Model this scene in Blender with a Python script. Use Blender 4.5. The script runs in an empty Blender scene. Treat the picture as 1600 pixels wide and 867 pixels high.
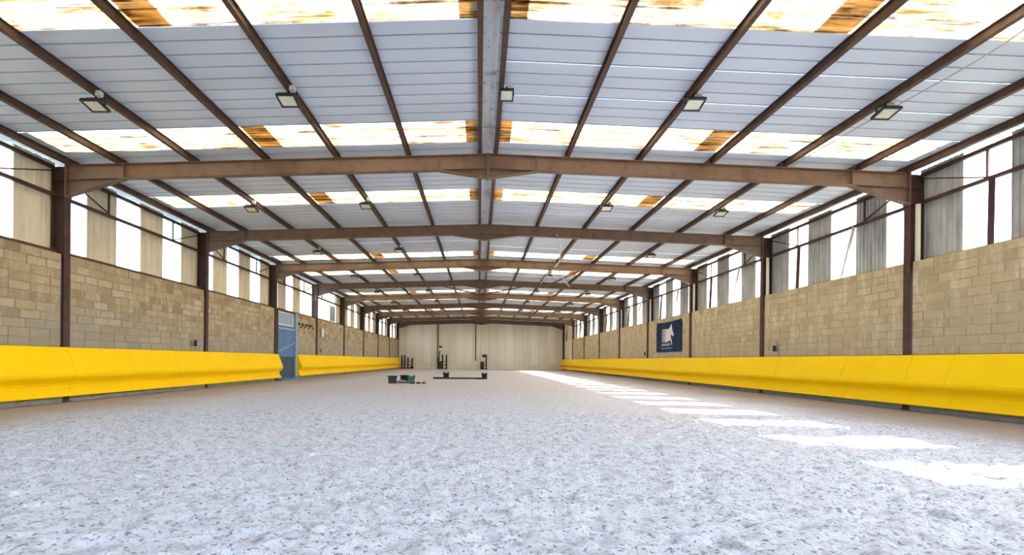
import bpy, math, random
import numpy as np
from mathutils import Vector, Matrix

random.seed(7)
rng = np.random.default_rng(11)
scene = bpy.context.scene
C = scene.collection

# ------------------------------------------------------------------ camera
FPX = 766.0
cam_d = bpy.data.cameras.new('camera')
cam = bpy.data.objects.new('camera', cam_d)
C.objects.link(cam)
cam_d.sensor_fit = 'HORIZONTAL'
cam_d.sensor_width = 36.0
cam_d.lens = FPX / 1600.0 * 36.0
cam_d.shift_x = (800 - 749) / 1600.0
cam_d.shift_y = (563 - 433.5) / 1600.0
cam_d.clip_start = 0.05
cam_d.clip_end = 500
cam.location = (-0.16, 0.0, 1.08)
cam.rotation_euler = (Matrix.Rotation(math.radians(90), 3, 'X') @ Matrix.Rotation(math.radians(0.54), 3, 'Z')).to_euler()
scene.camera = cam

# ------------------------------------------------------------------ sky, sun, exposure
SUN_DIR = Vector((-1.0, 0.12, -0.885)).normalized()      # direction the light travels
world = bpy.data.worlds.new('world')
scene.world = world
world.use_nodes = True
wn = world.node_tree
wn.nodes.clear()
w_out = wn.nodes.new('ShaderNodeOutputWorld')
w_bg = wn.nodes.new('ShaderNodeBackground')
w_sky = wn.nodes.new('ShaderNodeTexSky')
w_sky.sky_type = 'NISHITA'
w_sky.sun_disc = False
w_sky.sun_elevation = math.asin(-SUN_DIR.z)
w_sky.sun_rotation = math.atan2(-SUN_DIR.x, -SUN_DIR.y)
w_sky.air_density = 1.0
w_sky.dust_density = 3.0
w_sky.ozone_density = 1.0
w_bg.inputs['Strength'].default_value = 0.42
wn.links.new(w_sky.outputs[0], w_bg.inputs[0])
wn.links.new(w_bg.outputs[0], w_out.inputs[0])

sun_d = bpy.data.lights.new('sun', 'SUN')
sun_d.energy = 4.8
sun_d.angle = math.radians(0.8)
sun_d.color = (1.0, 0.975, 0.94)
sun = bpy.data.objects.new('sun', sun_d)
C.objects.link(sun)
sun.rotation_euler = SUN_DIR.to_track_quat('-Z', 'Y').to_euler()
sun.location = (40, -10, 40)

vs = scene.view_settings
vs.view_transform = 'Standard'
vs.look = 'None'
vs.gamma = 1.0
vs.use_curve_mapping = False
vs.exposure = 2.4
scene.cycles.max_bounces = 10
scene.cycles.diffuse_bounces = 7
scene.cycles.transmission_bounces = 6
scene.cycles.transparent_max_bounces = 6
scene.cycles.sample_clamp_indirect = 8.0
scene.cycles.use_denoising = True

# ------------------------------------------------------------------ materials
def node_mat(name):
    m = bpy.data.materials.new(name)
    m.use_nodes = True
    nt = m.node_tree
    b = nt.nodes['Principled BSDF']
    return m, nt, b

def pos_node(nt, scale=(1, 1, 1)):
    g = nt.nodes.new('ShaderNodeNewGeometry')
    mp = nt.nodes.new('ShaderNodeMapping')
    mp.inputs['Scale'].default_value = scale
    nt.links.new(g.outputs['Position'], mp.inputs['Vector'])
    return mp.outputs[0]

def noise(nt, vec, scale, detail=3.0, rough=0.55):
    n = nt.nodes.new('ShaderNodeTexNoise')
    n.inputs['Scale'].default_value = scale
    n.inputs['Detail'].default_value = detail
    n.inputs['Roughness'].default_value = rough
    nt.links.new(vec, n.inputs['Vector'])
    return n.outputs['Fac']

def ramp(nt, fac, lo, hi):
    r = nt.nodes.new('ShaderNodeMapRange')
    r.inputs['From Min'].default_value = lo
    r.inputs['From Max'].default_value = hi
    r.interpolation_type = 'SMOOTHSTEP'
    nt.links.new(fac, r.inputs['Value'])
    return r.outputs[0]

def math_node(nt, op, a, b=None):
    n = nt.nodes.new('ShaderNodeMath')
    n.operation = op
    for i, v in enumerate((a, b)):
        if v is None:
            continue
        if isinstance(v, (int, float)):
            n.inputs[i].default_value = v
        else:
            nt.links.new(v, n.inputs[i])
    return n.outputs[0]

def mix(nt, fac, a, b):
    n = nt.nodes.new('ShaderNodeMix')
    n.data_type = 'RGBA'
    for sock, v in ((n.inputs[0], fac), (n.inputs[6], a), (n.inputs[7], b)):
        if isinstance(v, (int, float)):
            sock.default_value = v
        elif isinstance(v, tuple):
            sock.default_value = v + (1.0,) if len(v) == 3 else v
        else:
            nt.links.new(v, sock)
    return n.outputs[2]

def bump(nt, bsdf, height, strength, dist=0.01):
    b = nt.nodes.new('ShaderNodeBump')
    b.inputs['Strength'].default_value = strength
    b.inputs['Distance'].default_value = dist
    nt.links.new(height, b.inputs['Height'])
    nt.links.new(b.outputs[0], bsdf.inputs['Normal'])

def surf(name, col, col2=None, scale=4.0, lo=0.4, hi=0.7, amount=1.0, rough=0.6, metal=0.0,
         stretch=(1, 1, 1), bump_s=0.0, bump_scale=60.0, spec=0.5):
    m, nt, b = node_mat(name)
    b.inputs['Roughness'].default_value = rough
    b.inputs['Metallic'].default_value = metal
    b.inputs['Specular IOR Level'].default_value = spec
    if col2 is None:
        b.inputs['Base Color'].default_value = col + (1,)
    if col2 is not None or bump_s:
        v = pos_node(nt, stretch)
    if col2 is not None:
        f = ramp(nt, noise(nt, v, scale, 5.0), lo, hi)
        f = math_node(nt, 'MULTIPLY', f, amount)
        nt.links.new(mix(nt, f, col, col2), b.inputs['Base Color'])
    if bump_s:
        bump(nt, b, noise(nt, v, bump_scale, 3.0), bump_s)
    return m

def block_mat(name, base, dark, light, streak, grey, grey_amt):
    m, nt, b = node_mat(name)
    b.inputs['Roughness'].default_value = 0.95
    b.inputs['Specular IOR Level'].default_value = 0.15
    v = pos_node(nt)
    oi = nt.nodes.new('ShaderNodeObjectInfo')
    g = nt.nodes.new('ShaderNodeNewGeometry')
    rnd = math_node(nt, 'FRACT', math_node(nt, 'ADD', oi.outputs['Random'], g.outputs['Random Per Island']))
    c = mix(nt, ramp(nt, rnd, 0.0, 0.6), dark, base)
    c = mix(nt, math_node(nt, 'MULTIPLY', ramp(nt, rnd, 0.72, 1.0), 0.75), c, light)
    # lime runs and dust
    vs_ = pos_node(nt, (1, 1.6, 0.45))
    f = math_node(nt, 'MULTIPLY', ramp(nt, noise(nt, vs_, 1.9, 7.0, 0.7), 0.48, 0.66), 0.75)
    c = mix(nt, f, c, streak)
    # bare grey cement in patches low on the wall
    sep = nt.nodes.new('ShaderNodeSeparateXYZ')
    nt.links.new(g.outputs['Position'], sep.inputs[0])
    zz = math_node(nt, 'ADD', sep.outputs['Z'], math_node(nt, 'MULTIPLY', noise(nt, v, 0.7, 3.0), 2.2))
    gr = math_node(nt, 'MULTIPLY', math_node(nt, 'SUBTRACT', 1.0, ramp(nt, zz, 2.2, 4.0)), grey_amt)
    c = mix(nt, gr, c, grey)
    c = mix(nt, math_node(nt, 'MULTIPLY', ramp(nt, noise(nt, v, 22.0, 5.0, 0.7), 0.42, 0.72), 0.45), c, dark)
    nt.links.new(c, b.inputs['Base Color'])
    h = math_node(nt, 'ADD', noise(nt, v, 9.0, 3.0), math_node(nt, 'MULTIPLY', noise(nt, v, 60.0, 4.0, 0.7), 0.8))
    bump(nt, b, h, 0.9, 0.02)
    return m

M = {}
M['steel'] = surf('brown_steel', (0.185, 0.112, 0.074), (0.105, 0.056, 0.036), 3.0, 0.45, 0.75, 0.8, rough=0.55, bump_s=0.1)
M['purlin'] = surf('rust_brown_purlin', (0.105, 0.053, 0.033), (0.050, 0.025, 0.018), 5.0, 0.4, 0.7, 0.8, rough=0.6)
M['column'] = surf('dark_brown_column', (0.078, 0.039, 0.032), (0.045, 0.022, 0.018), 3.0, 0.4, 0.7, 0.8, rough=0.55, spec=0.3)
M['sheet'] = surf('grey_roof_sheet', (0.655, 0.745, 0.86), (0.58, 0.665, 0.775), 0.8, 0.35, 0.7, 0.7, rough=0.45, stretch=(0.25, 1.3, 1))
M['galv'] = surf('galvanised', (0.55, 0.56, 0.57), (0.30, 0.30, 0.30), 7.0, 0.42, 0.62, 0.8, rough=0.45, metal=0.3)
M['flashing'] = surf('weathered_flashing', (0.58, 0.58, 0.56), (0.20, 0.18, 0.15), 9.0, 0.55, 0.68, 0.7, rough=0.5, stretch=(1.6, 0.8, 1))
M['yellow'] = surf('yellow_plastic', (1.0, 0.66, 0.0), (0.97, 0.61, 0.001), 1.5, 0.4, 0.7, 0.5, rough=0.45, spec=0.14)
M['cream'] = surf('cream_cladding', (0.74, 0.70, 0.57), (0.56, 0.52, 0.40), 2.5, 0.4, 0.75, 0.7, rough=0.6, stretch=(1, 1.5, 0.3))
M['grey_clad'] = surf('grey_cladding', (0.43, 0.45, 0.45), (0.24, 0.26, 0.26), 3.5, 0.4, 0.7, 0.7, rough=0.55, stretch=(1, 1.5, 0.35))
M['end_cream'] = surf('pale_cream_sheet', (0.86, 0.79, 0.66), (0.76, 0.73, 0.63), 0.5, 0.4, 0.65, 0.8, rough=0.6)
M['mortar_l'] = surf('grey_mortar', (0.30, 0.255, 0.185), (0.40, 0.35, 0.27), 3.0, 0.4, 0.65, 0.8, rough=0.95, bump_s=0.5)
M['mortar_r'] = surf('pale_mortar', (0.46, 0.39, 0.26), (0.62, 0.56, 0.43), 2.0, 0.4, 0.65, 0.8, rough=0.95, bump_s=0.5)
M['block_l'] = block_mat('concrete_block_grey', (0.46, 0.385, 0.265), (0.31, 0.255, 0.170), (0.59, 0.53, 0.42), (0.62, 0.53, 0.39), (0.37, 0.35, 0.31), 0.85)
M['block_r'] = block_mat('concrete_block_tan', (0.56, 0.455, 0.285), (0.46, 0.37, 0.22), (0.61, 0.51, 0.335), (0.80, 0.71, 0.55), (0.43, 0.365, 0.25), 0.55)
M['concrete'] = surf('plinth_concrete', (0.33, 0.32, 0.29), (0.20, 0.19, 0.17), 4.0, 0.4, 0.7, 0.7, rough=0.95, bump_s=0.4)
M['black'] = surf('black_plastic', (0.009, 0.010, 0.011), rough=0.55, spec=0.25)
M['dark_metal'] = surf('dark_metal', (0.030, 0.032, 0.032), rough=0.4, metal=0.2)
M['charcoal'] = surf('charcoal_plastic', (0.028, 0.030, 0.037), (0.050, 0.055, 0.068), 8, 0.5, 0.7, 0.7, rough=0.6)
M['lens'] = surf('floodlight_lens', (0.80, 0.80, 0.68), (0.62, 0.62, 0.48), 14, 0.4, 0.7, 0.5, rough=0.15)
M['white'] = surf('white_plastic', (0.78, 0.77, 0.74), rough=0.4)
M['grey'] = surf('grey_plastic', (0.40, 0.40, 0.39), rough=0.5)
M['blue'] = surf('blue_paint', (0.075, 0.17, 0.36), (0.11, 0.23, 0.44), 1.6, 0.35, 0.7, 0.8, rough=0.5)
M['blue_light'] = surf('pale_blue_paint', (0.30, 0.46, 0.70), (0.22, 0.36, 0.60), 3, 0.4, 0.7, 0.6, rough=0.5)
M['blue_dark'] = surf('dark_blue_paint', (0.028, 0.07, 0.14), (0.02, 0.05, 0.10), 3, 0.4, 0.7, 0.6, rough=0.55)
M['navy'] = surf('navy_banner', (0.011, 0.028, 0.075), (0.014, 0.038, 0.090), 2, 0.4, 0.7, 0.7, rough=0.7, spec=0.12)
M['print'] = surf('white_print', (0.78, 0.74, 0.72), (0.66, 0.62, 0.62), 8, 0.4, 0.7, 0.5, rough=0.7)
M['print_grey'] = surf('grey_print', (0.42, 0.43, 0.50), rough=0.7)
M['green'] = surf('green_plastic', (0.01, 0.16, 0.095), (0.02, 0.22, 0.14), 6, 0.4, 0.7, 0.5, rough=0.45)
M['red'] = surf('red_plastic', (0.35, 0.03, 0.03), rough=0.5)
M['wood'] = surf('dark_wood', (0.045, 0.030, 0.022), (0.028, 0.019, 0.014), 9, 0.4, 0.7, 0.8, rough=0.8)
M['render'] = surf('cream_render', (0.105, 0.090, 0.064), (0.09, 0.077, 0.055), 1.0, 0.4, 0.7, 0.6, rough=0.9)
M['roof_tile'] = surf('brown_tile', (0.30, 0.14, 0.09), rough=0.8)
M['glass'] = surf('dark_glass', (0.008, 0.010, 0.012), rough=0.7, spec=0.05)
M['outside'] = surf('pale_gravel', (0.21, 0.205, 0.175), (0.16, 0.17, 0.11), 0.4, 0.4, 0.6, 0.8, rough=0.95)
M['cable_white'] = surf('white_cable', (0.80, 0.79, 0.76), rough=0.5)

def tinted_mat(name, a, b_):
    m, nt, b = node_mat(name)
    oi = nt.nodes.new('ShaderNodeObjectInfo')
    c = mix(nt, oi.outputs['Random'], a, b_)
    f = math_node(nt, 'MULTIPLY', ramp(nt, noise(nt, pos_node(nt, (1, 1, 0.4)), 0.6, 4.0), 0.45, 0.7), 0.35)
    nt.links.new(mix(nt, f, c, (0.62, 0.60, 0.50)), b.inputs['Base Color'])
    b.inputs['Roughness'].default_value = 0.6
    return m
M['end_panel'] = tinted_mat('pale_cream_panel', (0.90, 0.89, 0.84), (0.76, 0.725, 0.64))
def skylight_mat(name, clean, dirty, dirt_lo, dirt_hi, amount, tint):
    m, nt, b = node_mat(name)
    nt.nodes.remove(b)
    out = nt.nodes['Material Output']
    v = pos_node(nt, (0.5, 6.0, 1))
    v2 = pos_node(nt, (1.2, 2.0, 1))
    f = ramp(nt, noise(nt, v, 2.2, 6.0, 0.7), dirt_lo, dirt_hi)
    f2 = ramp(nt, noise(nt, v2, 1.0, 4.0, 0.6), 0.36, 0.60)
    f = math_node(nt, 'MULTIPLY', math_node(nt, 'MULTIPLY', f, f2), amount)
    spots = ramp(nt, noise(nt, pos_node(nt, (1, 2, 1)), 9.0, 2.0), 0.73, 0.78)
    f = math_node(nt, 'MAXIMUM', f, math_node(nt, 'MULTIPLY', spots, 0.9))
    gold = math_node(nt, 'MULTIPLY', ramp(nt, noise(nt, pos_node(nt, (0.35, 3.2, 1)), 2.6, 7.0, 0.72), 0.36, 0.60), 0.85)
    col = mix(nt, f, mix(nt, gold, clean, tint), dirty)
    tr = nt.nodes.new('ShaderNodeBsdfTranslucent')
    di = nt.nodes.new('ShaderNodeBsdfDiffuse')
    nt.links.new(col, tr.inputs['Color'])
    nt.links.new(col, di.inputs['Color'])
    mx = nt.nodes.new('ShaderNodeMixShader')
    mx.inputs[0].default_value = 0.52
    nt.links.new(tr.outputs[0], mx.inputs[1])
    nt.links.new(di.outputs[0], mx.inputs[2])
    nt.links.new(mx.outputs[0], out.inputs['Surface'])
    return m
M['skylight'] = skylight_mat('translucent_sheet', (0.88, 0.85, 0.72), (0.10, 0.040, 0.004), 0.38, 0.58, 0.95, (0.60, 0.42, 0.09))
M['skylight_dirty'] = skylight_mat('translucent_sheet_overlap', (0.44, 0.225, 0.025), (0.05, 0.018, 0.002), 0.36, 0.60, 0.9, (0.30, 0.13, 0.008))

def floor_mat():
    m, nt, b = node_mat('fibre_sand')
    b.inputs['Roughness'].default_value = 0.95
    b.inputs['Specular IOR Level'].default_value = 0.1
    v = pos_node(nt)
    g = nt.nodes.new('ShaderNodeNewGeometry')
    sep = nt.nodes.new('ShaderNodeSeparateXYZ')
    nt.links.new(g.outputs['Position'], sep.inputs[0])
    big = noise(nt, v, 0.45, 4.0)
    ax = math_node(nt, 'ABSOLUTE', sep.outputs['X'])
    # fibre-free sand tracked along the walls
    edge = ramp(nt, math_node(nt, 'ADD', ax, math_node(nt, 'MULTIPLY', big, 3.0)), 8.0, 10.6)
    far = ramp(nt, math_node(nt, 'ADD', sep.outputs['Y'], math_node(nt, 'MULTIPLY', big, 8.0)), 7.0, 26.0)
    pale = mix(nt, math_node(nt, 'MULTIPLY', far, 0.85), (0.66, 0.74, 0.90), (0.60, 0.54, 0.50))  # cool foreground light painted into the sand colour, turning beige with distance
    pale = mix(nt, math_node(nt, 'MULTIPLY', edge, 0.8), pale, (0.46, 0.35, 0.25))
    mid = noise(nt, v, 7.0, 4.0, 0.6)
    c = mix(nt, math_node(nt, 'MULTIPLY', ramp(nt, mid, 0.46, 0.66), 0.62), pale, (0.36, 0.39, 0.48))
    sp = noise(nt, pos_node(nt, (1, 1.0, 1)), 30.0, 3.0, 0.6)
    c = mix(nt, math_node(nt, 'MULTIPLY', ramp(nt, sp, 0.54, 0.66), 0.9), c, (0.17, 0.20, 0.28))
    sp2 = noise(nt, v, 75.0, 3.0, 0.6)
    c = mix(nt, math_node(nt, 'MULTIPLY', ramp(nt, sp2, 0.54, 0.68), 0.65), c, (0.33, 0.34, 0.40))
    sp3 = noise(nt, v, 13.0, 1.0)
    c = mix(nt, math_node(nt, 'MULTIPLY', ramp(nt, sp3, 0.74, 0.78), 0.8), c, (0.10, 0.11, 0.14))
    nt.links.new(c, b.inputs['Base Color'])
    h = math_node(nt, 'ADD', mid, math_node(nt, 'MULTIPLY', sp, -0.9))
    h = math_node(nt, 'ADD', h, math_node(nt, 'MULTIPLY', sp2, -0.4))
    bump(nt, b, h, 0.85, 0.035)
    return m
M['floor'] = floor_mat()

# ------------------------------------------------------------------ mesh helpers
class MB:
    def __init__(self):
        self.v, self.f = [], []
    def hexa(self, p):
        """eight corners: four of one end (in order), four of the other"""
        n = len(self.v)
        self.v += [tuple(q) for q in p]
        self.f += [(n, n+3, n+2, n+1), (n+4, n+5, n+6, n+7), (n, n+1, n+5, n+4), (n+1, n+2, n+6, n+5),
                   (n+2, n+3, n+7, n+6), (n+3, n, n+4, n+7)]
        return self
    def box(self, x0, x1, y0, y1, z0, z1):
        return self.hexa([(x0, y0, z0), (x1, y0, z0), (x1, y1, z0), (x0, y1, z0),
                          (x0, y0, z1), (x1, y0, z1), (x1, y1, z1), (x0, y1, z1)])
    def prism(self, pa, pb):
        """closed polygon pa lofted to pb, both ends capped"""
        n, k = len(self.v), len(pa)
        self.v += [tuple(q) for q in pa] + [tuple(q) for q in pb]
        for i in range(k):
            j = (i + 1) % k
            self.f.append((n+i, n+j, n+k+j, n+k+i))
        self.f.append(tuple(n + i for i in reversed(range(k))))
        self.f.append(tuple(n + k + i for i in range(k)))
        return self
    def strip(self, pa, pb):
        n, k = len(self.v), len(pa)
        self.v += [tuple(q) for q in pa] + [tuple(q) for q in pb]
        for i in range(k - 1):
            self.f.append((n+i, n+i+1, n+k+i+1, n+k+i))
        return self
    def bar(self, a, b, w, h=None, up=(0, 0, 1)):
        h = h or w
        a, b = Vector(a), Vector(b)
        d = (b - a).normalized()
        u = d.cross(Vector(up))
        if u.length < 1e-4:
            u = d.cross(Vector((1, 0, 0)))
        u.normalize()
        t = u.cross(d)
        o = [u*(-w/2)+t*(-h/2), u*(w/2)+t*(-h/2), u*(w/2)+t*(h/2), u*(-w/2)+t*(h/2)]
        return self.hexa([a+q for q in o] + [b+q for q in o])
    def tube(self, pts, r, n=8):
        pts = [Vector(p) for p in pts]
        base = len(self.v)
        for i, p in enumerate(pts):
            d = (pts[min(i+1, len(pts)-1)] - pts[max(i-1, 0)]).normalized()
            u = d.cross(Vector((0, 0, 1)))
            if u.length < 1e-3:
                u = d.cross(Vector((1, 0, 0)))
            u.normalize()
            t = d.cross(u)
            for k in range(n):
                a = 2*math.pi*k/n
                self.v.append(tuple(p + u*math.cos(a)*r + t*math.sin(a)*r))
        for i in range(len(pts)-1):
            for k in range(n):
                a, b = base+i*n+k, base+i*n+(k+1) % n
                self.f.append((a, b, b+n, a+n))
        self.f.append(tuple(base + k for k in reversed(range(n))))
        self.f.append(tuple(base + (len(pts)-1)*n + k for k in range(n)))
        return self
    def lathe(self, prof, cx=0, cy=0, n=16):
        base = len(self.v)
        for r, z in prof:
            for k in range(n):
                a = 2*math.pi*k/n
                self.v.append((cx + r*math.cos(a), cy + r*math.sin(a), z))
        for i in range(len(prof)-1):
            for k in range(n):
                a, b = base+i*n+k, base+i*n+(k+1) % n
                self.f.append((a, b, b+n, a+n))
        self.f.append(tuple(base + k for k in reversed(range(n))))
        self.f.append(tuple(base + (len(prof)-1)*n + k for k in range(n)))
        return self
    def mesh(self, name, mat):
        me = bpy.data.meshes.new(name)
        me.from_pydata(self.v, [], self.f)
        me.materials.append(M[mat])
        me.update()
        return me
    def build(self, name, mat, parent=None, bevel=0.0, smooth=False):
        o = link(name, self.mesh(name, mat), parent)
        if bevel:
            md = o.modifiers.new('bevel', 'BEVEL')
            md.width = bevel
            md.segments = 2
            md.limit_method = 'ANGLE'
        if smooth:
            for p in o.data.polygons:
                p.use_smooth = True
        return o

def link(name, data, parent=None, loc=None):
    o = bpy.data.objects.new(name, data)
    C.objects.link(o)
    o.parent = parent
    if loc is not None:
        o.location = loc
    return o

def tag(o, label=None, cat=None, group=None, kind=None):
    if label: o['label'] = label
    if cat: o['category'] = cat
    if group: o['group'] = group
    if kind: o['kind'] = kind
    return o

def thing(name, label, cat, loc=(0, 0, 0), group=None, kind=None):
    o = bpy.data.objects.new(name, None)
    o.empty_display_size = 0.2
    C.objects.link(o)
    o.location = loc
    return tag(o, label, cat, group, kind)

def copy_tree(o, parent=None):
    c = o.copy()
    C.objects.link(c)
    c.parent = parent
    for ch in list(o.children):
        copy_tree(ch, c)
    return c

ORD = ['first', 'second', 'third', 'fourth', 'fifth', 'sixth', 'seventh', 'eighth', 'ninth', 'tenth']

# ------------------------------------------------------------------ dimensions
BAY = 6.0
Y1 = 11.66                                        # nearest portal frame in view
FR = [Y1 + BAY*k for k in range(-3, 9)]           # -6.34 ... 59.66
YB, YE = FR[0], FR[-1]
XF, XO = 9.98, 10.30                              # inner and outer face of the columns
XW = 10.03                                        # inner face of the block walls
ZW = 3.5                                          # top of the block walls
ZE, ZA = 5.60, 5.97                               # top of the rafters at eaves and apex
def rafter_top(x):
    return ZA - (ZA - ZE) * abs(x) / XO
PUR_H = 0.15
def sheet_z(x):
    return rafter_top(x) + PUR_H

# ------------------------------------------------------------------ floor: raked fibre sand, real relief near the camera
def smooth_noise(ny, nx, cell):
    gy, gx = int(ny/cell)+3, int(nx/cell)+3
    g = rng.random((gy, gx))
    y = np.arange(ny)/cell; x = np.arange(nx)/cell
    yi, xi = y.astype(int), x.astype(int)
    fy, fx = y-yi, x-xi
    fy, fx = fy*fy*(3-2*fy), fx*fx*(3-2*fx)
    a = g[np.ix_(yi, xi)]; b = g[np.ix_(yi, xi+1)]; c = g[np.ix_(yi+1, xi)]; d = g[np.ix_(yi+1, xi+1)]
    fx = fx[None, :]; fy = fy[:, None]
    return (a*(1-fx)+b*fx)*(1-fy) + (c*(1-fx)+d*fx)*fy - 0.5

def build_floor():
    x0, x1, y0, y1, st = -7.6, 7.6, 1.6, 10.4, 0.022
    xs = np.arange(x0, x1+st/2, st); ys = np.arange(y0, y1+st/2, st)
    nx, ny = len(xs), len(ys)
    h = 0.030*smooth_noise(ny, nx, 9) + 0.030*smooth_noise(ny, nx, 4.3) + 0.018*smooth_noise(ny, nx, 2.1) + 0.03*smooth_noise(ny, nx, 30)
    # hoof scuffs
    h -= 0.030*np.clip(smooth_noise(ny, nx, 7)-0.22, 0, 1)*4
    ex = np.minimum(np.arange(nx), np.arange(nx)[::-1])/25.0
    ey = np.minimum(np.arange(ny), np.arange(ny)[::-1])/25.0
    w = np.clip(np.minimum(ex[None, :], ey[:, None]), 0, 1)
    h *= w
    X, Y = np.meshgrid(xs, ys)
    co = np.stack([X, Y, h], -1).reshape(-1, 3)
    idx = np.arange(nx*ny).reshape(ny, nx)
    q = np.stack([idx[:-1, :-1], idx[:-1, 1:], idx[1:, 1:], idx[1:, :-1]], -1).reshape(-1, 4)
    bx, by0, by1 = 10.26, YB-0.1, YE+0.4
    xe, ye = xs[-1], ys[-1]
    ring = [(-bx, by0), (bx, by0), (bx, by1), (-bx, by1), (x0, by0), (xe, by0), (x0, y0), (xe, y0), (x0, ye), (xe, ye), (x0, by1), (xe, by1)]
    n = len(co)
    co = np.vstack([co, np.array([(a, b, 0.0) for a, b in ring])])
    q = np.vstack([q, n+np.array([(0, 4, 10, 3), (5, 1, 2, 11), (4, 5, 7, 6), (8, 9, 11, 10)])])
    me = bpy.data.meshes.new('floor')
    me.vertices.add(len(co)); me.vertices.foreach_set('co', co.astype(np.float32).ravel())
    me.loops.add(q.size); me.loops.foreach_set('vertex_index', q.astype(np.int32).ravel())
    me.polygons.add(len(q))
    me.polygons.foreach_set('loop_start', (np.arange(len(q))*4).astype(np.int32))
    me.polygons.foreach_set('use_smooth', np.ones(len(q), dtype=bool))
    me.update(calc_edges=True)
    me.materials.append(M['floor'])
    tag(link('floor', me), 'pale grey fibre sand riding surface covering the whole hall floor', 'floor', kind='structure')
build_floor()
g = MB().box(-160, 160, -120, 240, -0.40, -0.22).build('ground', 'outside')
tag(g, 'pale gravel ground outside the hall', 'ground', kind='structure')

# ------------------------------------------------------------------ block walls and clerestory cladding
DOOR0, DOOR1 = 23.80, 26.28
HB = 0.2
def brick_wall(side):
    s = -1 if side == 'left' else 1
    mk = 'l' if s < 0 else 'r'
    last = YE if s < 0 else FR[-2]
    w = thing('wall_' + side, ('grey-brown' if s < 0 else 'sandy tan') + ' concrete block wall below the open cladding, ' + side + ' side of the hall', 'wall', kind='structure')
    for a, b in zip(FR[:-1], FR[1:]):
        if b > last + 0.1:
            continue
        spans = [(a+0.10, b-0.10)]
        if s < 0 and a < DOOR0 + 0.2 and b > DOOR1:
            spans = [(DOOR1+0.05, b-0.10)]
        for p, q in spans:
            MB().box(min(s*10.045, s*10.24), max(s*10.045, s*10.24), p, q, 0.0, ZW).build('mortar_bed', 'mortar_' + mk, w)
    # concrete foot below the boards
    for a, b in zip(FR[:-1], FR[1:]):
        if b > last + 0.1: continue
        p, q = a+0.09, b-0.09
        if s < 0 and a < DOOR0 + 0.2 and b > DOOR1: p = DOOR1 + 0.02
        MB().box(min(s*9.99, s*10.06), max(s*9.99, s*10.06), p, q, -0.02, 0.22).build('plinth', 'concrete', w)
    cells = []
    for a, b in zip(FR[:-1], FR[1:]):
        if b > last + 0.1: continue
        p0, q0 = a+0.10, b-0.10
        if s < 0 and a < DOOR0 + 0.2 and b > DOOR1: p0 = DOOR1 + 0.05
        for k in range(17):
            z0 = 0.1 + HB*k
            y = p0
            first = random.choice([0.25, 0.5, 0.38]) if k % 2 else 0.5
            L = first
            while y < q0 - 0.02:
                e = min(y + L, q0)
                if q0 - e < 0.10: e = q0
                cells.append((y, e, z0, z0+HB))
                y = e
                L = 0.5 if random.random() > 0.06 else random.choice([0.25, 0.4])
    # the 300 that show largest: above the boards, in view, nearest first
    y_in = 9.7 if s < 0 else 9.0
    vis = [c for c in cells if c[3] > 1.32 and c[1] > y_in]
    vis.sort(key=lambda c: c[0])
    near = set(vis[:300])
    cache = {}
    rest = MB()
    gp = 0.007
    for (y, e, z0, z1) in cells:
        off = random.uniform(-0.005, 0.005)
        xi, xo = XW + off, 10.12
        if (y, e, z0, z1) in near:
            key = (round(e-y, 2), random.randrange(4))
            if key not in cache:
                Lh = key[0]/2
                j = lambda: random.uniform(-0.006, 0.006)
                f, bk = 0.0, 0.09
                r = 0.010
                mb = MB()
                Y0, Y1_, Z0, Z1_ = -Lh+gp+j(), Lh-gp+j(), -HB/2+gp+j()*0.6, HB/2-gp+j()*0.6
                back = [(s*bk, Y0, Z0), (s*bk, Y1_, Z0), (s*bk, Y1_, Z1_), (s*bk, Y0, Z1_)]
                fr1 = [(s*r, p[1], p[2]) for p in back]
                fr0 = [(s*f, p[1] + (r if p[1] < 0 else -r), p[2] + (r if p[2] < 0 else -r)) for p in back]
                mb.strip(back + back[:1], fr1 + fr1[:1])
                mb.strip(fr1 + fr1[:1], fr0 + fr0[:1])
                n = len(mb.v)
                mb.v += fr0
                mb.f.append((n, n+1, n+2, n+3))
                cache[key] = mb.mesh('block', 'block_' + mk)
            link('block', cache[key], w, (s*xi, (y+e)/2, (z0+z1)/2))
        else:
            rest.box(min(s*xi, s*xo), max(s*xi, s*xo), y+gp, e-gp, z0+gp, z1-gp)
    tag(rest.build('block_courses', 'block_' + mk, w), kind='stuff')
    # cladding strips, one metre on and one metre off, outside the columns
    prof = []
    if s < 0:
        pitch, dep, n = 0.25, 0.03, 4
    else:
        pitch, dep, n = 0.125, 0.022, 8
    for k in range(n):
        o = k*pitch
        prof += [(o, 0), (o+pitch*0.62, 0), (o+pitch*0.72, dep), (o+pitch*0.90, dep)]
    prof.append((1.0, 0))
    def panel(z0, z1, d):
        mb = MB()
        x = 10.33
        pa = [(s*(x+dd), yy*1.02-0.51, z0) for yy, dd in prof]
        pb = [(p[0], p[1], z1) for p in pa]
        oa = [(p[0]+s*0.006, p[1], z0) for p in reversed(pa)]
        ob = [(p[0], p[1], z1) for p in oa]
        mb.prism(pa+oa, pb+ob)
        # folded edges
        for yy in (-0.51, 0.51):
            mb.box(min(s*x, s*(x+0.05)), max(s*x, s*(x+0.05)), yy-0.004, yy+0.004, z0, z1)
        return mb.mesh('cladding_panel', d)
    me = panel(ZW-0.15, 5.70, 'cream' if s < 0 else 'grey_clad')
    for i, a in enumerate(FR[:-1]):
        for k in range(3):
            yc = a + 1.5 + 2*k + 0.02
            if s < 0 and 29 < yc < 35:            # no strips in front of the house next door
                continue
            if s > 0 and a >= FR[-2] - 0.1:
                continue
            link('cladding_panel', me, w, (0, yc, 0))
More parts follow.
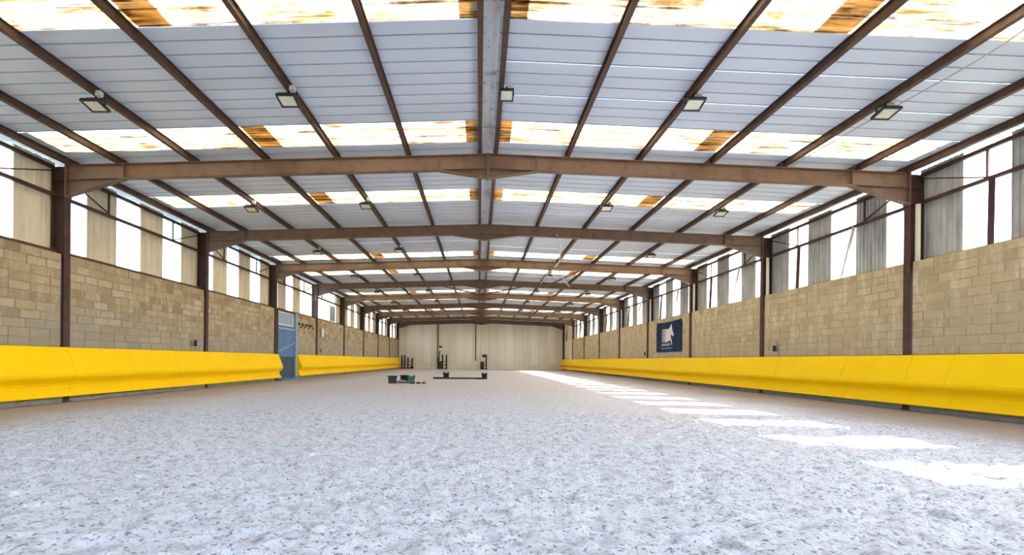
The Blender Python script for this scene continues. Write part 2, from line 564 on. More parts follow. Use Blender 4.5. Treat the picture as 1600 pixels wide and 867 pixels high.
    if s > 0:                                      # the last bay is closed with cream sheets down to the ground
        me2 = panel(0.0, 5.70, 'end_cream')
        for k in range(7):
            link('cladding_panel', me2, w, (-0.15, FR[-2] + 0.5 + k, 0))
    return w
wall_l = brick_wall('left')
wall_r = brick_wall('right')

# end wall of flat cream sheets
ep_ = [(-10.3, 0), (10.3, 0), (10.3, sheet_z(10.3)-0.01), (0, sheet_z(0)-0.01), (-10.3, sheet_z(10.3)-0.01)]
ew = MB().prism([(x, YE+0.30, z) for x, z in ep_], [(x, YE+0.36, z) for x, z in ep_]).build('wall_end', 'purlin')
tag(ew, 'cream sheet-metal end wall closing the far side of the hall', 'wall', kind='structure')
pp = [(-0.503, 0.03), (-0.503, -0.03), (-0.47, -0.07), (-0.43, -0.07), (-0.41, -0.03), (0.0, -0.03), (0.01, -0.05), (0.04, -0.05), (0.05, -0.03), (0.503, -0.03), (0.503, 0.03)]
pm = MB().prism([(x, y, 0.55) for x, y in pp], [(x, y, 5.68) for x, y in pp]).mesh('cladding_panel', 'end_panel')
for k in range(20):
    o = link('cladding_panel', pm, ew, (-9.6 + 1.012*k, YE+0.27 + random.uniform(-0.012, 0.012), 0))
    o.rotation_euler.z = random.uniform(-0.02, 0.02)
for k in range(5):
    MB().box(-10.1+4.04*k+0.01, -10.1+4.04*(k+1)-0.01, YE+0.18, YE+0.30, 0.0, 0.53).build('plinth_board', 'end_cream', ew)
MB().box(-10.1, 10.1, YE+0.16, YE+0.32, 0.53, 0.57).build('ledge', 'cream', ew)
for x in (-5.25, -0.62):
    MB().box(x-0.06, x+0.06, YE+0.12, YE+0.22, 0.0 if x < -2 else 1.0, 5.62).build('post', 'column', ew)
# wall behind the camera, its unseen opening added to cast cool daylight on the foreground
fp = [(-10.3, 0), (-3.5, 0), (-3.5, 4.2), (3.5, 4.2), (3.5, 0), (10.3, 0), (10.3, 5.72), (0, 6.05), (-10.3, 5.72)]
fw = MB().prism([(x, YB-0.4, z) for x, z in fp], [(x, YB-0.2, z) for x, z in fp]).build('wall_front', 'end_cream')
tag(fw, 'unseen cream wall behind the camera with a wide opening added for daylight', 'wall', kind='structure')

# ------------------------------------------------------------------ roof: ceiling of profiled sheets with translucent strips
SW = 1.02
SKY0 = 10.28                                       # near edge of one translucent strip
ceil = MB().box(-0.16, 0.16, YB-0.4, YE+0.5, sheet_z(0)+0.085, sheet_z(0)+0.09).build('ceiling', 'sheet')
tag(ceil, 'low pitched roof of pale grey profiled sheets with translucent strips', 'ceiling', kind='structure')
# folded ridge flashing
rid = MB()
for s in (-1, 1):
    rid.hexa([(0, YB-0.4, sheet_z(0)+0.05), (s*0.30, YB-0.4, sheet_z(0.3)+0.042), (s*0.30, YE+0.5, sheet_z(0.3)+0.042), (0, YE+0.5, sheet_z(0)+0.05),
              (0, YB-0.4, sheet_z(0)+0.054), (s*0.30, YB-0.4, sheet_z(0.3)+0.046), (s*0.30, YE+0.5, sheet_z(0.3)+0.046), (0, YE+0.5, sheet_z(0)+0.054)])
rid.build('ridge_flashing', 'flashing', ceil)
for k in range(33):
    y = YB + 1 + 2*k
    MB().box(-0.14, 0.14, y-0.02, y+0.02, sheet_z(0)+0.005, sheet_z(0)+0.012).build('ridge_strap', 'galv', ceil)

SHEETP = []
for k in range(3):
    o = k*0.34
    SHEETP += [(o, 0), (o+0.296, 0), (o+0.290, 0.012), (o+0.280, 0.060), (o+0.334, 0.060), (o+0.332, 0.012), (o+0.326, 0)]
SHEETP.append((SW, 0.0))
def sheet_mesh(s, xa, xb, mat, lift=0.0, name='roof_sheet'):
    mb = MB()
    pa = [(s*xa, y, sheet_z(xa)+z+lift) for y, z in SHEETP]
    pb = [(s*xb, y, sheet_z(xb)+z+lift) for y, z in SHEETP]
    mb.strip(pa, pb)
    return mb.mesh(name, mat)
nrow0 = int(math.floor((YB-0.4-SKY0)/SW))
nrow1 = int(math.ceil((YE+0.4-SKY0)/SW))
for s in (-1, 1):
    full = sheet_mesh(s, 0.10, 10.58, 'sheet')
    eave = sheet_mesh(s, 9.70, 10.58, 'sheet', -0.003)
    top = sheet_mesh(s, 0.10, 0.22, 'sheet', -0.003)
    m1 = sheet_mesh(s, 0.22, 9.75, 'skylight', name='skylight_sheet')
    lap = sheet_mesh(s, 4.72, 5.22, 'skylight_dirty', 0.006, 'sheet_lap')
    lap2 = sheet_mesh(s, 0.20, 0.50, 'skylight_dirty', 0.006, 'sheet_lap')
    for r in range(nrow0, nrow1):
        y = SKY0 + SW*r
        if r % 4 == 0 and y < 57:
            o = link('skylight_sheet', m1, ceil, (0, y, 0))
            link('sheet_lap', lap, o)
            link('sheet_lap', lap2, o)
            link('roof_sheet', eave, ceil, (0, y, 0))
            link('roof_sheet', top, ceil, (0, y, 0))
        else:
            link('roof_sheet', full, ceil, (0, y, random.uniform(-0.002, 0.002)))

# ------------------------------------------------------------------ steel portal frames
def ipe(fw, d, tf, tw):
    """I profile: u across the flanges, v along the depth from 0 (top) to -d"""
    return [(-fw/2, 0), (fw/2, 0), (fw/2, -tf), (tw/2, -tf), (tw/2, -d+tf), (fw/2, -d+tf), (fw/2, -d), (-fw/2, -d), (-fw/2, -d+tf), (-tw/2, -d+tf), (-tw/2, -tf), (-fw/2, -tf)]
RD = 0.35
HL = 1.36
def make_frame():
    root = thing('portal_frame', 'x', 'steel frame', (0, 0, 0))
    for s in (-1, 1):
        p = ipe(0.18, XO-XF, 0.016, 0.011)
        a = [(s*(XO+v), u, -0.05) for u, v in p]
        b = [(q[0], q[1], ZE-0.01) for q in a]
        col = MB().prism(a, b).build('column', 'column', root)
        MB().box(min(s*(XF+0.016), s*(XO-0.016)), max(s*(XF+0.016), s*(XO-0.016)), -0.085, 0.085, ZE-0.74, ZE-0.725).build('stiffener', 'column', col)
        MB().box(min(s*(XF+0.016), s*(XO-0.016)), max(s*(XF+0.016), s*(XO-0.016)), -0.085, 0.085, ZE-0.36, ZE-0.345).build('stiffener', 'column', col)
        MB().box(min(s*(XF-0.03), s*(XO+0.03)), max(s*(XF-0.03), s*(XO+0.03)), -0.12, 0.12, 0.0, 0.02).build('base_plate', 'column', col)
        p = ipe(0.17, RD, 0.014, 0.010)
        a = [(s*XF, u, rafter_top(XF)+v) for u, v in p]
        b = [(0, u, rafter_top(0)+v) for u, v in p]
        raf = MB().prism(a, b).build('rafter', 'steel', root)
        # haunch at the knee
        xh = XF-HL
        z0, z1 = rafter_top(XF)-RD, rafter_top(xh)-RD
        hb = MB()
        hb.prism([(s*XF, -0.005, z0), (s*xh, -0.005, z1), (s*XF, -0.005, z0-0.38)], [(s*XF, 0.005, z0), (s*xh, 0.005, z1), (s*XF, 0.005, z0-0.38)])
        hb.hexa([(s*XF, -0.085, z0-0.38), (s*XF, 0.085, z0-0.38), (s*XF, 0.085, z0-0.366), (s*XF, -0.085, z0-0.366),
                 (s*xh, -0.085, z1-0.006), (s*xh, 0.085, z1-0.006), (s*xh, 0.085, z1+0.008), (s*xh, -0.085, z1+0.008)])
        hb.build('haunch', 'steel', root)
        ep = MB().box(min(s*XF, s*(XF-0.02)), max(s*XF, s*(XF-0.02)), -0.10, 0.10, z0-0.41, rafter_top(XF)+0.01)
        o = ep.build('end_plate', 'steel', root)
        bl = MB()
        for zz in np.linspace(z0-0.30, rafter_top(XF)-0.08, 6):
            for yy in (-0.06, 0.06):
                bl.box(min(s*(XF-0.02), s*(XF-0.035)), max(s*(XF-0.02), s*(XF-0.035)), yy-0.014, yy+0.014, zz-0.014, zz+0.014)
        tag(bl.build('bolts', 'purlin', o), kind='stuff')
        MB().box(min(s*(xh-0.008), s*(xh+0.008)), max(s*(xh-0.008), s*(xh+0.008)), -0.084, 0.084, rafter_top(xh)-RD+0.01, rafter_top(xh)-0.012).build('web_plate', 'steel', root)
        xa = 1.16
        MB().box(min(s*(xa-0.008), s*(xa+0.008)), max(s*(xa-0.008), s*(xa+0.008)), -0.084, 0.084, rafter_top(xa)-RD+0.01, rafter_top(xa)-0.012).build('web_plate', 'steel', root)
    # apex haunch
    xa = 1.16
    za, zc = rafter_top(xa)-RD, rafter_top(0)-RD
    ah = MB().prism([(-xa, -0.005, za), (0, -0.005, zc-0.22), (xa, -0.005, za), (0, -0.005, zc)], [(-xa, 0.005, za), (0, 0.005, zc-0.22), (xa, 0.005, za), (0, 0.005, zc)])
    for s in (-1, 1):
        ah.hexa([(0, -0.085, zc-0.22), (0, 0.085, zc-0.22), (0, 0.085, zc-0.206), (0, -0.085, zc-0.206),
                 (s*xa, -0.085, za-0.008), (s*xa, 0.085, za-0.008), (s*xa, 0.085, za+0.006), (s*xa, -0.085, za+0.006)])
    ah.build('apex_haunch', 'steel', root)
    MB().box(-0.02, 0.02, -0.095, 0.095, zc-0.235, ZA+0.01).build('apex_plate', 'steel', root)
    return root
frame0 = make_frame()
for i, y in enumerate(FR):
    f = frame0 if i == 0 else copy_tree(frame0)
    f.location = (0, y, 0)
    n = i - 3
    if n < 0:
        lab = 'brown steel portal frame over or behind the camera, %s from the front wall' % ORD[i]
    elif n == 0:
        lab = 'largest brown steel portal frame with bolted knees, nearest across the hall'
    elif n == 8:
        lab = 'dark brown steel portal frame set against the cream end wall'
    else:
        lab = '%s brown steel portal frame counted from the nearest one' % ORD[n]
    tag(f, lab, 'steel frame', 'portal frames across the hall')

# ------------------------------------------------------------------ purlins
PX = [0.19, 1.89, 3.60, 5.30, 7.02, 8.76, 9.93]
for s in (-1, 1):
    sd = 'left' if s < 0 else 'right'
    for k, x in enumerate(PX):
        z = rafter_top(x)
        mb = MB()
        p = ipe(0.085, PUR_H-0.004, 0.010, 0.008)
        mb.prism([(s*x+u, YB-0.3, z+PUR_H-0.002+v) for u, v in p], [(s*x+u, YE+0.3, z+PUR_H-0.002+v) for u, v in p])
        if k == 0: lab = 'thin brown ridge purlin on the %s of the roof ridge' % sd
        elif k == 6: lab = 'brown eaves purlin just above the %s clerestory' % sd
        else: lab = '%s brown roof purlin out from the ridge on the %s slope' % (ORD[k], sd)
        o = thing('roof_purlin', lab, 'purlin', group='roof purlins')
        mb.build('beam', 'purlin', o)
        for yy in FR:                                # cleats over each frame
            MB().box(min(s*x-0.05, s*x-0.055), max(s*x-0.05, s*x-0.045), yy-0.06, yy+0.06, z, z+0.13).build('cleat', 'purlin', o)

# ------------------------------------------------------------------ clerestory rails and braces
for s in (-1, 1):
    sd = 'left' if s < 0 else 'right'
    for nm, z, h, lab in (('upper', 5.50, 0.075, 'upper dark brown steel rail along the %s clerestory, close under the eaves'),
                          ('mid', 4.86, 0.075, 'middle dark brown steel rail along the %s clerestory with struts and diagonals'),
                          ('sill', ZW+0.005, 0.09, 'low rusty steel angle lying on top of the %s block wall')):
        r = thing('side_rail', lab % sd, 'rail', (0, 0, 0), 'clerestory rails')
        xa, xb = (10.16, 10.28) if nm == 'sill' else (10.20, 10.275)
        if nm == 'sill' and s > 0:
            h = 0.03
        me = MB().box(min(s*xa, s*xb), max(s*xa, s*xb), 0.10, BAY-0.10, z, z+h).mesh('rail_length', 'purlin' if nm == 'sill' else 'column')
        for a in FR[:-1]:
            if s > 0 and a >= FR[-2]-0.1 and nm == 'sill': continue
            link('rail_length', me, r, (0, a, 0))
        if nm == 'mid':
            xm = s*10.235
            for a in FR[:-1]:
                for e in (-1, 1):
                    yc = a + (1.62 if e < 0 else BAY-1.6)
                    ye = a + (0.12 if e < 0 else BAY-0.12)
                    MB().box(xm-0.02, xm+0.02, yc-0.02, yc+0.02, z+h, 5.50).build('strut', 'column', r)
                    MB().bar((xm-s*0.03, yc, z+h), (xm-s*0.03, ye, 5.46), 0.03).build('diagonal_brace', 'column', r)
                if s > 0:
                    MB().bar((s*10.20, a+1.95, z+0.02), (s*10.10, a+2.25, ZW), 0.07, 0.05).build('leaning_prop', 'cream', r)
                    MB().bar((s*10.20, a+BAY-1.72, z+0.02), (s*10.10, a+BAY-1.80, ZW), 0.10, 0.04).build('leaning_prop', 'column', r)
# timber battens beside the right columns
for k, y in enumerate(FR[3:8]):
    o = MB().box(10.06, 10.13, y-0.20, y-0.13, ZW, 4.84).build('batten', 'cream')
    tag(o, 'pale timber batten standing on the block wall beside the %s right column from the front' % ORD[k], 'batten', 'battens beside the columns')

# ------------------------------------------------------------------ yellow kicking boards
KP = [(0.0, 1.30), (0.045, 1.30), (0.070, 1.285), (0.285, 0.715), (0.300, 0.665), (0.295, 0.61), (0.268, 0.565), (0.200, 0.515), (0.140, 0.46), (0.116, 0.40), (0.120, 0.35),
      (0.235, 0.165), (0.228, 0.15), (0.200, 0.15), (0.090, 0.35), (0.095, 0.47), (0.235, 0.60), (0.245, 0.68), (0.03, 1.26), (0.0, 1.26)]
def kick_mesh(s, L=1.0):
    x = XF - 0.004
    g2 = 0.0022
    a = [(s*(x-o), g2, z) for o, z in KP]
    b = [(s*(x-o), L-g2, z) for o, z in KP]
    me = MB().prism(a, b).mesh('panel', 'yellow')
    return me
def kick_run(name_label, s, y0, y1):
    r = thing('kicking_board', name_label, 'kickboard', (0, 0, 0), 'yellow kicking boards')
    me = kick_mesh(s)
    n = int(round((y1-y0)))
    sc = (y1-y0)/n
    for k in range(n):
        o = link('panel', me, r, (random.uniform(-0.003, 0.003), y0+k*sc, random.uniform(-0.003, 0.003)))
        o.scale.y = sc
    return r
k1 = kick_run('long yellow plastic kicking board on the left wall, from the front to the blue door', -1, -5.7, 23.78)
k2 = kick_run('yellow plastic kicking board on the left wall, from the blue door to the end wall', -1, 26.34, 59.6)
capp = [(0.0, 1.30)] + KP[1:12] + [(0.228, 0.15), (0.0, 0.15)]
MB().prism([(-(XF-0.004-o_), 26.322, z_) for o_, z_ in capp], [(-(XF-0.004-o_), 26.340, z_) for o_, z_ in capp]).build('end_cap', 'yellow', k2)
MB().prism([(-(XF-0.004-o_), 23.78, z_) for o_, z_ in capp], [(-(XF-0.004-o_), 23.798, z_) for o_, z_ in capp]).build('end_cap', 'yellow', k1)
kick_run('unbroken yellow plastic kicking board along the whole right wall', 1, -5.7, 59.6)
for yy in (26.62, 26.9):
    MB().bar((-XF+0.275, yy, 0.70), (-XF+0.075, yy, 1.27), 0.03, 0.02, up=(0, 1, 0)).build('joint_strip', 'yellow', k2)

# ------------------------------------------------------------------ blue door in the left wall
dr = thing('door_1', 'tall blue metal door between the two lengths of left yellow kicking board', 'door', (-10.06, DOOR0, 0), kind='structure')
W = DOOR1 - DOOR0
def dpart(name, mat, y0, y1, z0, z1, xa=-0.03, xb=0.03, parent=None):
    return MB().box(xa, xb, y0, y1, z0, z1).build(name, mat, parent or dr)
dpart('leaf', 'blue', 0.06, W-0.14, 0.06, 3.44, -0.05, 0.0)
lo = dpart('lower_panel', 'blue_dark', 0.10, W-0.18, 0.12, 1.18, 0.0, 0.03)
dpart('lower_rail', 'blue', 0.08, W-0.16, 1.18, 1.30, 0.0, 0.05)
dpart('mid_rail', 'blue_light', 0.08, W-0.16, 2.55, 2.64, 0.0, 0.05)
MB().bar((0.03, 0.12, 1.42), (0.03, W-0.2, 1.92), 0.04, 0.12, up=(1, 0, 0)).build('diagonal_brace', 'blue_light', dr)
up = dpart('upper_panel', 'blue_light', 0.14, W-0.40, 2.80, 3.38, 0.0, 0.02)
for (y0, y1, z0, z1) in ((0.08, W-0.32, 2.74, 2.82), (0.08, W-0.32, 3.36, 3.43), (W-0.42, W-0.32, 2.74, 3.43)):
    dpart('white_border', 'white', y0, y1, z0, z1, 0.0, 0.04, up)
dpart('door_post', 'blue_light', W-0.14, W+0.02, 0.0, 3.5, -0.06, 0.12)
dpart('door_post', 'column', -0.04, 0.06, 0.0, 3.5, -0.06, 0.10)
dpart('lintel', 'purlin', -0.02, W, 3.44, 3.52, -0.12, 0.08)
dpart('threshold', 'blue', 0.0, W+0.1, 0.0, 0.07, -0.05, 0.35)

# ------------------------------------------------------------------ floodlights
def ring(ax, ay, bx, by, z0, z1):
    m_ = MB()
    o_ = [(-ax, -ay), (ax, -ay), (ax, ay), (-ax, ay)]
    i_ = [(-bx, -by), (bx, -by), (bx, by), (-bx, by)]
    for lp, z in ((o_, z0), (i_, z0), (o_, z1), (i_, z1)):
        m_.v += [(x, y, z) for x, y in lp]
    for k in range(4):
        j = (k+1) % 4
        m_.f += [(k, 4+k, 4+j, j), (8+k, 8+j, 12+j, 12+k), (k, j, 8+j, 8+k), (4+k, 12+k, 12+j, 4+j)]
    return m_
def make_flood():
    r = thing('floodlight', 'x', 'floodlight', (0, 0, 0))
    hs = MB().box(-0.16, 0.16, -0.15, 0.15, 0.015, 0.04)
    hs.hexa([(-0.14, -0.13, 0.04), (0.14, -0.13, 0.04), (0.14, 0.13, 0.04), (-0.14, 0.13, 0.04), (-0.08, -0.08, 0.10), (0.08, -0.08, 0.10), (0.08, 0.08, 0.10), (-0.08, 0.08, 0.10)])
    h = hs.build('housing', 'dark_metal', r)
    ring(0.165, 0.155, 0.135, 0.125, -0.012, 0.018).build('rim', 'dark_metal', h)
    MB().box(-0.136, 0.136, -0.126, 0.126, 0.0, 0.016).build('lens', 'lens', r)
    bp = [(-0.175, 0), (-0.165, 0), (-0.165, 0.15), (0.165, 0.15), (0.165, 0), (0.175, 0), (0.175, 0.158), (0.02, 0.158), (0.02, 0.19), (-0.02, 0.19), (-0.02, 0.158), (-0.175, 0.158)]
    MB().prism([(x, -0.02, z) for x, z in bp], [(x, 0.02, z) for x, z in bp]).build('bracket', 'dark_metal', r)
    MB().box(0.04, 0.13, -0.10, -0.02, 0.15, 0.24).build('junction_box', 'white', r)
    return r
fl0 = make_flood()
used = False
rows = [(8.70, 'front'), (14.66, 'second'), (20.66, 'third'), (26.66, 'fourth'), (32.66, 'fifth'), (38.66, 'sixth'), (44.66, 'seventh')]
for yy, rn in rows:
    for x in (-7.02, -3.60, 0.28, 3.60, 7.02):
        if x == 0.28 and rn != 'front': continue
        if x == 3.60 and rn == 'third': continue
        f = fl0 if not used else copy_tree(fl0)
        used = True
        f.location = (x, yy, rafter_top(x) - 0.19)
        f.rotation_euler = (math.radians(-12), 0, 0)
        if x == 0.28:
            f.scale = (0.75, 0.8, 1)
            f.rotation_euler = (math.radians(-20), 0, 0)
            f.location.z = rafter_top(x) - 0.175
            lab = 'small black floodlight under the roof ridge'
        else:
            lab = 'black floodlight in the %s row, %s purlin of the %s slope' % (rn, 'fourth' if abs(x) > 5 else 'second', 'left' if x < 0 else 'right')
        tag(f, lab, 'floodlight', 'floodlights under the purlins')

# ------------------------------------------------------------------ banner with horse emblem on the right wall
bn = thing('banner', 'navy blue banner with a white horse head emblem hung on the right block wall', 'banner', (XW-0.04, 24.62, 1.63))
BW, BH = 3.45, 1.66
def bpt(u, v, d):
    """u: 0 far edge .. 1 near edge as seen, v: 0 top .. 1 bottom; slight sag and ripple of the cloth"""
    y = BW*(1-u)
    z = BH*(1-v) - 0.05*math.sin(math.pi*u)*(1-v)
    x = -d - 0.010*(1+math.sin(u*19+v*2.5))
    return (x, y, z)
vv, ff = [], []
NU, NV = 40, 10
for k in range(NV+1):
    for i in range(NU+1):
        vv.append(bpt(i/NU, k/NV, 0.0))
for k in range(NV+1):
    for i in range(NU+1):
        vv.append(bpt(i/NU, k/NV, 0.004))
N1 = (NU+1)*(NV+1)
for k in range(NV):
    for i in range(NU):
        a = k*(NU+1)+i
        ff.append((a, a+1, a+NU+2, a+NU+1))
        ff.append((N1+a, N1+a+NU+1, N1+a+NU+2, N1+a+1))
bm_ = MB(); bm_.v, bm_.f = vv, ff
bm_.build('cloth', 'navy', bn)
def decal(polys, name, mat):
    m_ = MB()
    for poly in polys:
        # slice the polygon into thin columns so that it follows the cloth
        us = [p[0] for p in poly]
        u0, u1 = min(us), max(us)
        n = max(1, int((u1-u0)/0.012))
        for i in range(n):
            a, b = u0+(u1-u0)*i/n, u0+(u1-u0)*(i+1)/n
            def cross(u):
                r_ = []
                for j in range(len(poly)):
                    p, q = poly[j], poly[(j+1) % len(poly)]
                    if (p[0] <= u < q[0]) or (q[0] <= u < p[0]):
                        t = (u-p[0])/(q[0]-p[0])
                        r_.append(p[1]+t*(q[1]-p[1]))
                return sorted(r_)
            ca, cb = cross(a+1e-5), cross(b-1e-5)
            cm = cross((a+b)/2)
            if len(ca) != len(cm): ca = cm
            if len(cb) != len(cm): cb = cm
            for j in range(0, len(cm)-1, 2):
                n0 = len(m_.v)
                quad = [(a, ca[j]), (b, cb[j]), (b, cb[j+1]), (a, ca[j+1])]
                m_.v += [bpt(u, v, 0.0065) for u, v in quad]
                m_.f.append((n0, n0+3, n0+2, n0+1))
    return m_.build(name, mat, bn)
head = [(0.62, 0.06), (0.64, 0.16), (0.655, 0.24), (0.70, 0.38), (0.725, 0.44), (0.715, 0.50), (0.685, 0.49), (0.655, 0.45), (0.61, 0.43), (0.60, 0.50), (0.635, 0.60), (0.665, 0.70), (0.655, 0.80), (0.64, 0.79),
        (0.63, 0.70), (0.585, 0.63), (0.55, 0.61), (0.50, 0.65), (0.44, 0.665), (0.39, 0.65), (0.42, 0.50), (0.42, 0.36), (0.44, 0.255), (0.50, 0.235), (0.55, 0.19), (0.59, 0.13)]
lines = []
for i in range(9):
    v = 0.235 + i*0.05
    lines.append([(0.20 + 0.01*(i % 3), v), (0.46, v-0.006), (0.46, v+0.034), (0.24, v+0.016)])
decal([head], 'horse_emblem', 'print')
decal(lines, 'speed_line_print', 'print')
txt = []
u = 0.23
for w_ in (0.05, 0.055, 0.05, 0.055, 0.05, 0.045, 0.05):
    v0, v1 = 0.715, 0.795
    txt += [[(u, v0), (u+0.014, v0), (u+0.014, v1), (u, v1)], [(u+0.014, v0), (u+w_-0.010, v0), (u+w_-0.010, v0+0.022), (u+0.014, v0+0.022)],
            [(u+w_-0.022, v0+0.02), (u+w_-0.010, v0+0.02), (u+w_-0.010, v1), (u+w_-0.022, v1)], [(u+0.014, v1-0.03), (u+w_-0.022, v1-0.03), (u+w_-0.022, v1-0.012), (u+0.014, v1-0.012)]]
    u += w_
u = 0.23
for i in range(12):
    v0, v1 = 0.855, 0.895
    txt += [[(u, v0), (u+0.010, v0), (u+0.010, v1), (u, v1)], [(u+0.010, v0+0.012), (u+0.026, v0+0.012), (u+0.026, v1-0.008), (u+0.010, v1-0.008)]]
    u += 0.036
decal(txt, 'lettering', 'print_grey')
for y_, z_ in ((0.05, BH-0.02), (BW-0.05, BH-0.02), (0.05, 0.04), (BW-0.05, 0.04)):
    MB().tube([(-0.035, y_, z_), (0.02, y_, z_)], 0.014, 8).build('eyelet', 'galv', bn)

# ------------------------------------------------------------------ letter plates standing behind the boards
def marker(s, y, lab):
    r = thing('marker_plate', lab, 'marker', (s*9.955, y, 1.312), 'marker plates above the boards')
    pts = []
    hw, top = 0.125, 0.50
    for k in range(13):
        a = math.pi*k/12
        pts.append((0, -hw*math.cos(a), top-hw+hw*math.sin(a)))
    pts = [(0, -hw, 0)] + pts + [(0, hw, 0)]
    MB().tube(pts, 0.012, 6).build('hoop', 'galv', r)
    MB().box(-0.012, 0.012, -0.10, 0.10, 0.17, 0.37).build('plate', 'black', r, bevel=0.006)
marker(-1, 16.9, 'small black plate in a wire hoop above left kicking board before the second column')
marker(-1, 30.3, 'small black plate in a wire hoop above left kicking board past the blue door')
marker(1, 16.8, 'small black plate in a wire hoop above right kicking board, nearest on that side')
marker(1, 30.0, 'small black plate in a wire hoop above right kicking board just past the banner')
marker(1, 41.3, 'small black plate in a wire hoop above right kicking board, farthest from the front')

# ------------------------------------------------------------------ fittings on the left wall
o = thing('electrical_box', 'white and grey electrical box on the left wall beyond the blue door', 'electrical box', (-XW+0.012, 30.2, 2.42))
MB().box(0, 0.12, 0.0, 0.42, 0.0, 0.55).build('enclosure', 'grey', o, bevel=0.01)
MB().box(0.12, 0.135, 0.03, 0.39, 0.05, 0.50).build('cover', 'white', o)
MB().tube([(0.03, 0.2, 0.55), (0.03, 0.2, 1.05)], 0.02, 8).build('conduit', 'grey', o)
for k, y in enumerate((26.75, 27.35, 28.0, 28.6)):
    o = MB().tube([(-XW+0.01, y, 2.98), (-XW+0.14, y, 2.96), (-XW+0.17, y, 2.88), (-XW+0.13, y, 2.80), (-XW+0.05, y, 2.79)], 0.03, 8)
    o.box(-XW-0.002, -XW+0.02, y-0.09, y+0.09, 2.90, 3.06)
    o = o.build('wall_hook', 'dark_metal')
    tag(o, '%s dark wall hook in the row of four after the blue door' % ORD[k], 'hook', 'hooks on the block wall')
o = thing('wall_lamp', 'small dark lamp on an arm fixed to the left column past the blue door', 'lamp', (-9.97, 29.5, 4.55))
MB().bar((0.0, 0.0, 0.0), (0.02, -0.5, 0.06), 0.035).build('arm', 'dark_metal', o)
MB().box(-0.08, 0.12, -0.72, -0.48, -0.10, 0.30).build('head', 'dark_metal', o, bevel=0.02)
MB().box(0.12, 0.13, -0.69, -0.51, -0.06, 0.26).build('lens', 'lens', o)

# ------------------------------------------------------------------ cables
def cable(label, pts, r, mat):
    P = [Vector(p) for p in pts]
    P = [P[0]*2-P[1]] + P + [P[-1]*2-P[-2]]
    out = []
    for i in range(1, len(P)-2):
        a, b, c, d = P[i-1:i+3]
        for k in range(6):
            t = k/6
            out.append(0.5*((2*b)+(c-a)*t+(2*a-5*b+4*c-d)*t*t+(3*b-a-3*c+d)*t**3))
    out.append(P[-2])
    return tag(MB().tube(out, r, 8).build('cable', mat, smooth=True), label, 'cable')
cable('long white cable hanging loosely under the roof right of the ridge', [(2.58, 17.6, 5.60), (2.9, 18.9, 5.72), (3.15, 20.4, 5.68), (3.40, 22.0, 5.62), (3.44, 23.5, 5.60), (3.40, 25.5, 5.66), (3.5, 29.4, 5.74)], 0.027, 'cable_white')
cable('short white cable branching towards the right wall under the roof', [(3.44, 23.55, 5.58), (3.9, 25.0, 5.60), (4.5, 27.0, 5.50), (5.2, 29.4, 5.56)], 0.024, 'cable_white')
cable('grey cable sagging between purlins far under the right slope', [(3.9, 31.0, 5.78), (4.6, 31.3, 5.50), (5.6, 31.6, 5.46), (6.6, 31.8, 5.52), (7.0, 32.0, 5.66), (7.8, 32.2, 5.45), (8.7, 32.4, 5.60)], 0.018, 'grey')
cable('thin grey cable clipped along the fourth purlin of the right slope', [(7.12, 5.8, 5.70), (7.12, 7.0, 5.56), (7.10, 8.5, 5.60), (7.12, 9.6, 5.66), (7.10, 11.5, 5.69)], 0.010, 'grey')
cable('thin dark cable sagging under the left slope of the far roof', [(-8.7, 31.0, 5.67), (-7.9, 31.4, 5.40), (-6.6, 31.6, 5.42), (-5.35, 31.8, 5.78)], 0.016, 'dark_metal')
# roof bracing rods in the middle of the hall
for k, (xa, ya, xb, yb, lab) in enumerate(((0.3, 35.5, 3.5, 29.8, 'dark diagonal bracing rod right of the ridge in the middle roof bay'),
                                           (-0.3, 35.5, -3.5, 29.8, 'dark diagonal bracing rod left of the ridge in the middle roof bay'),
                                           (5.2, 23.8, 4.2, 29.5, 'short dark diagonal rod under the right slope beyond the banner'))):
    o = MB().bar((xa, ya, rafter_top(xa)-0.06), (xb, yb, rafter_top(xb)-0.06), 0.06).build('bracing_rod', 'purlin')
    tag(o, lab, 'rod', 'roof bracing rods')

# ------------------------------------------------------------------ things on the sand
def crate(loc, rz, sx, sy, sz, mat, lab):
    r = thing('plastic_crate', lab, 'crate', loc, 'crates on the sand')
    r.rotation_euler.z = rz
    t = 0.02
    m_ = MB()
    m_.hexa([(-sx/2*.92, -sy/2*.92, 0), (sx/2*.92, -sy/2*.92, 0), (sx/2*.92, sy/2*.92, 0), (-sx/2*.92, sy/2*.92, 0),
             (-sx/2*.93, -sy/2*.93, t), (sx/2*.93, -sy/2*.93, t), (sx/2*.93, sy/2*.93, t), (-sx/2*.93, sy/2*.93, t)])
    m_.build('base', mat, r)
    for ax, sg in ((0, -1), (0, 1), (1, -1), (1, 1)):
        w_ = MB()
        if ax == 0:
            w_.hexa([(sg*sx/2*.92, -sy/2*.92, t), (sg*(sx/2*.92-t), -sy/2*.92, t), (sg*(sx/2*.92-t), sy/2*.92, t), (sg*sx/2*.92, sy/2*.92, t),
                     (sg*sx/2, -sy/2, sz), (sg*(sx/2-t), -sy/2, sz), (sg*(sx/2-t), sy/2, sz), (sg*sx/2, sy/2, sz)])
        else:
            w_.hexa([(-sx/2*.92, sg*sy/2*.92, t), (sx/2*.92, sg*sy/2*.92, t), (sx/2*.92, sg*(sy/2*.92-t), t), (-sx/2*.92, sg*(sy/2*.92-t), t),
                     (-sx/2, sg*sy/2, sz), (sx/2, sg*sy/2, sz), (sx/2, sg*(sy/2-t), sz), (-sx/2, sg*(sy/2-t), sz)])
        w_.build('side', mat, r)
    ring(sx/2+0.03, sy/2+0.03, sx/2-0.002, sy/2-0.002, sz-0.04, sz).build('rim', mat, r)
    return r
